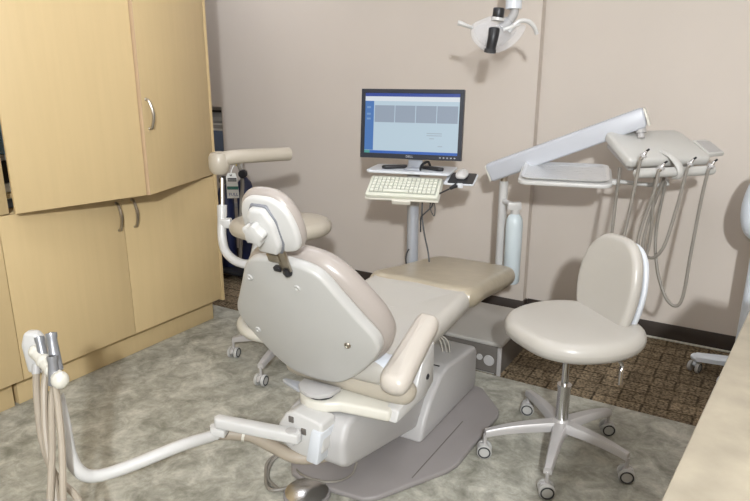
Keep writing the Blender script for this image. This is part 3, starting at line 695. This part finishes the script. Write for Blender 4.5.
# ================================================================= STOOLS
def caster(root, p, ang, r=.032, mat_=ALU):
    """twin wheel caster: hood part with two wheel sub-parts"""
    p = V(p); f = yawfr(p, ang)
    hood = M(); hood.cyl(p+V((0,0,r*1.7)), p+V((0,0,.105)), .0075)
    hood.prism([(-r*.2,r*2.08),(r*.75,r*1.75),(r*1.05,r*1.1),(r*.8,r*1.0),(0,r*1.0),(-r*.5,r*1.5)], -.009, .009, Fr(p, f.U, (0,0,1), -f.V), .003, 2)
    h = obj('caster', hood, mat_, root)
    for s in (-1,1):
        c0 = p + f.V*(s*.012) + V((0,0,r)); c1 = p + f.V*(s*.030) + V((0,0,r))
        wprof = [(.0,0),(r*.9,0),(r,.003),(r,.013),(r*.92,.017),(r*.72,.018),(r*.66,.0155),(.3*r,.0165),(0,.017)]
        w_ = obj('wheel', M().lathe(wprof, c0, f.V*s, 22), TYRE, h)
    for s in (-1,1):
        c0 = p + f.V*(s*.0285) + V((0,0,r))
        obj('wheel_ring', M().lathe([(r*.66,.0),(r*.84,.0),(r*.84,.0025),(r*.66,.0025),(r*.66,.0)], c0, f.V*s, 22, False), RUBBER, h)
def stool_base(root, c, feet, zhub=.10):
    c = V(c)
    obj('hub', M().lathe([(.0,-.045),(.03,-.04),(.04,-.01),(.038,.03),(.028,.045),(.0,.045)], c+V((0,0,zhub+.03))), ALU, root)
    for f in feet:
        f = V((f[0],f[1],0)); d = (f-c); d.z = 0; L = d.length; d.normalize(); s = V((-d.y,d.x,0))
        R = []
        for t in range(9):
            q = t/8; w = .030-.014*q; th_ = .020-.006*q; zc = zhub+.045-.012*q-.022*q*q*q
            p = c + d*(.02+(L-.02)*q); p.z = 0
            R.append([p+s*(w*a)+V((0,0,zc+th_*b)) for a,b in ((-1,-1),(1,-1),(1,.35),(.7,1),(-.7,1),(-1,.35))])
        obj('base_leg', M().rings(R), ALU, root)
    return
S1 = V((-.575,2.478,0))
st = thing('operator_stool', S1, 'beige operator stool with backrest on five silver legs, nearest the camera', 'stool')
feet = [(-.845,2.30),(-.538,2.17),(-.292,2.432),(-.432,2.752),(-.80,2.735)]
stool_base(st, S1, feet)
for (x,y),a in zip(feet,(200,205,18,25,195)): caster(st, (x,y,0), a)
obj('gas_lift', M().cyl(S1+V((0,0,.17)), S1+V((0,0,.32)), .027, seg=22).cyl(S1+V((0,0,.32)), S1+V((0,0,.333)), .030), CHROME, st)
obj('piston', M().cyl(S1+V((0,0,.315)), S1+V((0,0,.51)), .015, seg=18), CHROME, st)
bd = V((.58,.81,0)).normalized(); bu = V((bd.y,-bd.x,0))
fse = Fr((S1.x+.02,S1.y+.045,.570), bu, bd, (0,0,1))
seat_o = [(0,-.285),(.13,-.27),(.235,-.19),(.285,-.05),(.27,.09),(.2,.19),(.1,.235),(0,.24),(-.1,.235),(-.2,.19),(-.27,.09),(-.285,-.05),(-.235,-.19),(-.13,-.27)]
obj('seat', M().cushion([(u*.93,v*1.0) for u,v in seat_o], fse, .085, .042, dome=.006, n=4, wf=lambda u,v: -.10*math.exp(-((v-.08)**2)/.02)*math.exp(-u*u/.03)*.13), LEATHER, st)
obj('seat_plate', M().box((0,0,-.052),(.2,.2,.02), fse, .005), BLACK, st)
# backrest
bt = math.radians(8)
Bc = D(612,281,2.68)
bd2 = V((.66,.75,0)).normalized(); bu = V((bd2.y,-bd2.x,0))
bv = (bd2*math.sin(bt)+V((0,0,1))*math.cos(bt)).normalized()
fbk = Fr(Bc, bu, bv, bu.cross(bv)); # w towards camera/front
bo = sym([(0,.195),(.08,.185),(.145,.13),(.178,.035),(.18,-.06),(.16,-.145),(.115,-.20),(.055,-.215),(0,-.217)])
bk = obj('backrest', M().cushion(bo, fbk, .055, .026, dome=.008, n=4, wf=lambda u,v: .6*u*u), LEATHER, st)
obj('backrest_shell', M().cushion([(u*.95,v*.93) for u,v in bo], fbk.moved(0,-.005,-.045), .026, .012, n=4, wf=lambda u,v: .6*u*u), BLUEWHITE, st)
obj('backrest_bar', M().tube([fbk(0,-.05,-.06), fbk(0,-.2,-.085), fse(0,.24,-.10), fse(0,.10,-.062)], .016, 10, 6), GREY, st)
lv = D(621,366,2.72)
obj('height_lever', M().tube([fse(.12,.08,-.058), lv+V((0,0,.01)), lv+V((.003,0,-.01)), D(620,385,2.72)], .009, 10, 3), CHROME, st)

# assistant stool behind the chair
S2 = V((-2.15,2.60,0))
s2 = thing('assistant_stool', S2, 'tall beige assistant stool with padded body support bar behind the chair', 'stool')
feet2 = []
for k in range(5):
    a = math.radians(206+72*k); feet2.append((S2.x+.33*math.cos(a), S2.y+.33*math.sin(a)))
feet2[0] = (-2.445,2.47); feet2[1] = (-2.085,2.29)
stool_base(s2, S2, feet2)
for k,(x,y) in enumerate(feet2): caster(s2, (x,y,0), (-75,-80,20,20,20)[k])
obj('gas_lift', M().cyl(S2+V((0,0,.17)), S2+V((0,0,.45)), .025, seg=20), CHROME, s2); obj('piston', M().cyl(S2+V((0,0,.45)), S2+V((0,0,.73)), .015, seg=16), CHROME, s2)
m = M(); m.tube([S2+V((.25*math.cos(a),.25*math.sin(a),.24)) for a in [2*PI*k/40 for k in range(41)]], .028, 12, cap=False)
obj('foot_ring', m, IVORY, s2)
m = M()
for k in range(4):
    a = PI/4+k*PI/2; m.cyl(S2+V((.02*math.cos(a),.02*math.sin(a),.25)), S2+V((.24*math.cos(a),.24*math.sin(a),.24)), .01)
obj('foot_ring_spoke', m, ALU, s2)
f2 = Fr(S2+V((0,-.02,.79)), RT, (-RT.y,RT.x,0), (0,0,1))
obj('seat', M().cushion(sym([(0,.19),(.12,.18),(.215,.13),(.27,.03),(.255,-.08),(.18,-.16),(.09,-.19),(0,-.195)]), f2, .085, .042, dome=.015, n=4), LEATHER2, s2)
obj('seat_plate', M().box((0,0,-.055),(.22,.2,.025), f2, .006).tube([f2(-.05,0,-.06), f2(-.17,-.06,-.06)], .016, 8), GREY, s2)
k0 = D(222,178,3.42)
obj('support_tube', M().tube([D(222,214,3.42), D(222,236,3.42), D(226,252,3.41), D(238,262,3.40), D(252,262,3.40), f2(-.12,-.02,-.066)], .024, 14, 8), WHITE, s2)
obj('support_rod', M().cyl(D(222.5,215,3.42), k0, .011), CHROME, s2)
obj('rod_clamp', M().box((0,0,0),(.06,.05,.05), Fr(D(226,223,3.42),(RT.x,RT.y,0),(-RT.y,RT.x,0)), .008).cyl(D(222,205,3.42), D(222,216,3.42), .026), WHITE, s2)
pts = [D(213,161,3.42), D(222,159,3.42), D(236,157,3.44), D(258,155.5,3.5), D(289,154,3.62)]
sb = obj('support_pad', M().tube(pts, lambda t: .040-.003*t, 18, 6).ball(pts[-1], .037, (.5,.5,1)), LEATHER2, s2)
obj('pad_end', M().lathe([(.0,-.072),(.035,-.068),(.052,-.05),(.057,-.02),(.055,.02),(.045,.042),(.02,.05),(0,.05)], D(219,161,3.42), (0,0,1), 24), LEATHER2, s2)

# ================================================================= GAS CYLINDER CART
GX = V((-3.47,3.60,0))
gc = thing('gas_cylinder_cart', GX, 'small grey wheeled cart holding navy gas cylinders behind the cupboard end', 'cart')
obj('tray', M().span((GX.x-.16,GX.y-.12,.05),(GX.x+.20,GX.y+.12,.08), bev=.006), BLACK, gc)
obj('frame_post', M().cyl(GX+V((.02,.095,.08)), GX+V((.02,.095,1.0)), .012).box((GX.x+.02,GX.y+.115,.55),(.28,.02,.04)), GREY, gc)
for x,y in ((-.13,-.09),(.17,-.09),(-.13,.09),(.17,.09)): obj('wheel', M().lathe([(0,-.01),(.024,-.01),(.026,0),(.024,.01),(0,.01)], GX+V((x,y,.026)), (1,0,0)), RUBBER, gc)
def cyli(x, y, h, lab):
    p = V((x,y,.081))
    t = thing('gas_cylinder', p, lab, 'gas cylinder', 'navy gas cylinders on the cart')
    obj('body', M().lathe([(.0,0),(.056,0),(.062,.012),(.062,h-.08),(.05,h-.035),(.026,h-.008),(.022,h),(0,h)], p), NAVY, t)
    obj('valve', M().cyl(p+V((0,0,h+.0005)), p+V((0,0,h+.06)), .016).box((x,y,p.z+h+.04),(.05,.03,.03)), NICKEL, t)
    obj('regulator', M().lathe([(0,-.02),(.03,-.018),(.034,0),(.03,.018),(0,.02)], p+V((.03,-.045,h+.035)), (0.3,-1,0)), BLACK, t)
    return t
cyli(GX.x-.07, GX.y, .66, 'navy gas cylinder behind the white hanging tag')
cyli(GX.x+.105, GX.y+.03, .72, 'navy gas cylinder right of the tag, next to the grey hose')
ftg = Fr(D(232.5,186,4.85), (RT.x,RT.y,0), (0,0,1), (RT.y,-RT.x,0))
tg = thing('cylinder_tag', ftg(0,0,0), 'white and teal paper tag reading FULL on the navy gas cylinder', 'tag')
k = 4.85/640
obj('card', M().prism([(-6*k,-12.5*k),(6.5*k,-12*k),(6*k,-4*k),(5*k,8*k),(3.5*k,13*k),(-4*k,13*k),(-6*k,9*k)], -.001,.001, ftg, 0), PAPER, tg)
obj('teal_band', M().span((-5.5*k,-3.6*k,.001),(5.8*k,-.4*k,.0016), ftg, bev=0), TEAL, tg)
for v_,h_ in ((6.4,1.6),(4.6,1.2)): obj('print_line', M().span((-4.4*k,v_*k,.001),(4.4*k,(v_+h_)*k,.0016), ftg, bev=0), INK, tg)
text_mesh(None, 'FULL', ftg.moved(.6*k,-8.6*k,.001), 4.3*k, BLUEINK, 'lettering', tg)
obj('eyelet', M().cyl(ftg(-1*k,11*k,.001), ftg(-1*k,11*k,.003), 1.1*k), BLACK, tg)
obj('tie', M().tube([ftg(-1*k,11*k,.004), ftg(0,16*k,.0), ftg(2*k,20*k,-.02)], .004, 6, 4), PAPER, tg)
gh = thing('gas_hose', GX+V((.02,-.09,.3)), 'pale grey corrugated hose hanging between the navy gas cylinders', 'hose')
obj('hose', M().tube([D(238,164,4.92), D(241,172,4.85), D(242.5,186,4.83), D(241,205,4.84), D(241,235,4.86), D(240,262,4.9)], .014, 10, 8), HOSEG, gh)
obj('connector', M().cyl(D(238,160,4.92), D(238,166,4.92), .018), YEL, gh)

# things in the pass-through opening, a sliver beside the cupboard
def ob(name, a, b, mt, label, cat, part=None):
    t = thing(name, ((a[0]+b[0])/2,(a[1]+b[1])/2,a[2]), label, cat)
    obj('body', M().span(a, b, bev=.006), mt, t)
    if part: obj(part[0], M().span((a[0]+.01,a[1]-.004,a[2]+.02),(b[0]-.01,a[1]-.0005,a[2]+.05), bev=.001), part[1], t)
ob('supply_box', (-4.25,4.05,.861),(-3.93,4.3,1.085), SLATE, 'dark mottled supply box at the bottom of the wall opening', 'box', ('label_strip', PAPER))
ob('tissue_box', (-4.25,4.06,1.086),(-3.93,4.28,1.15), PAPER, 'white tissue box in the wall opening beside the cupboard', 'box', ('opening_flap', GREY))
ob('storage_bin', (-4.25,4.06,1.151),(-3.93,4.28,1.24), SILVER, 'grey blue storage bin on top of the white tissue box', 'bin', ('grip', BLUEWHITE))
ob('file_box', (-4.25,4.06,1.2405),(-3.93,4.28,1.29), BLACK, 'black flat file box under the top of the wall opening', 'box', ('handle', GREY))

# ================================================================= MOBILE STAND AT RIGHT
R0 = V((.055,3.66,0))
ms_ = thing('whitening_lamp_stand', R0, 'white wheeled lamp stand with rounded head behind the counter at right edge', 'lamp stand')
obj('column', M().cyl(R0+V((0,0,.10)), R0+V((0,0,.80)), .045, .04, seg=20), STANDW, ms_)
fhd = Fr(R0+V((-.005,-.03,.93)), (RT.x,RT.y,0), (0,0,1), (RT.y,-RT.x,0))
hd_ = obj('lamp_head', M().cushion(sym([(0,.21),(.06,.185),(.1,.1),(.115,0),(.10,-.09),(.06,-.145),(0,-.16)]), fhd, .13, .06, n=4), STANDW, ms_)
obj('head_trim', M().cushion(sym([(0,.0),(.06,-.02),(.085,-.08),(.05,-.15),(0,-.165)]), fhd.moved(0,-.01,-.03), .05, .02, n=4), LEATHER2, hd_)
obj('hub', M().lathe([(0,.06),(.07,.065),(.08,.09),(.06,.12),(0,.125)], R0), STANDW, ms_)
for x,y in ((-.160,3.642),(-.015,3.385),(.30,3.42),(.38,3.70),(.06,3.90)):
    f = V((x,y,0)); d = f-R0; n_ = 8; R = []; L = d.length; d.normalize(); s = V((-d.y,d.x,0))
    for t in range(n_+1):
        q = t/n_; p = R0+d*(L*q); wd = .04-.012*q; zc = .10-.012*q
        R.append([p+s*(wd*a)+V((0,0,zc+.02*b)) for a,b in ((-1,-.8),(1,-.8),(1,.4),(.6,1),(-.6,1),(-1,.4))])
    lg = M().rings(R); lg.ball(f+V((0,0,.088)), .028, (1,1,.72)); obj('base_leg', lg, STANDW, ms_)
    caster(ms_, (x,y,0), 70, .03, STANDW)

# ================================================================= LIGHT
fl_ = bpy.data.lights.new('flash', 'AREA'); fl_.shape = 'DISK'; fl_.size = .18; fl_.energy = 190; fl_.color = (.94,.975,1)
fo_ = bpy.data.objects.new('flash', fl_); C.objects.link(fo_); fo_.location = V((.03,0,CH)) - FW*1.8 + UP*.48
fo_.rotation_euler = (V((-1.25,2.7,.6))-fo_.location).to_track_quat('-Z','Y').to_euler()
wd = bpy.data.worlds.new('world'); bpy.context.scene.world = wd; wd.use_nodes = True
wd.node_tree.nodes['Background'].inputs[0].default_value = (.8,.85,.9,1); wd.node_tree.nodes['Background'].inputs[1].default_value = .3

# ================================================================= CAMERA
cd = bpy.data.cameras.new('camera'); co = bpy.data.objects.new('camera', cd); C.objects.link(co)
cd.sensor_width = 36; cd.sensor_fit = 'HORIZONTAL'; cd.lens = 36*640/750; cd.clip_start = .02
mtx = Matrix((RT, UP, -FW)).transposed().to_4x4(); mtx.translation = V((0,0,CH)); co.matrix_world = mtx
sc = bpy.context.scene; sc.camera = co
sc.view_settings.view_transform = 'Standard'; sc.view_settings.look = 'None'; sc.view_settings.gamma = 1; sc.view_settings.exposure = 0
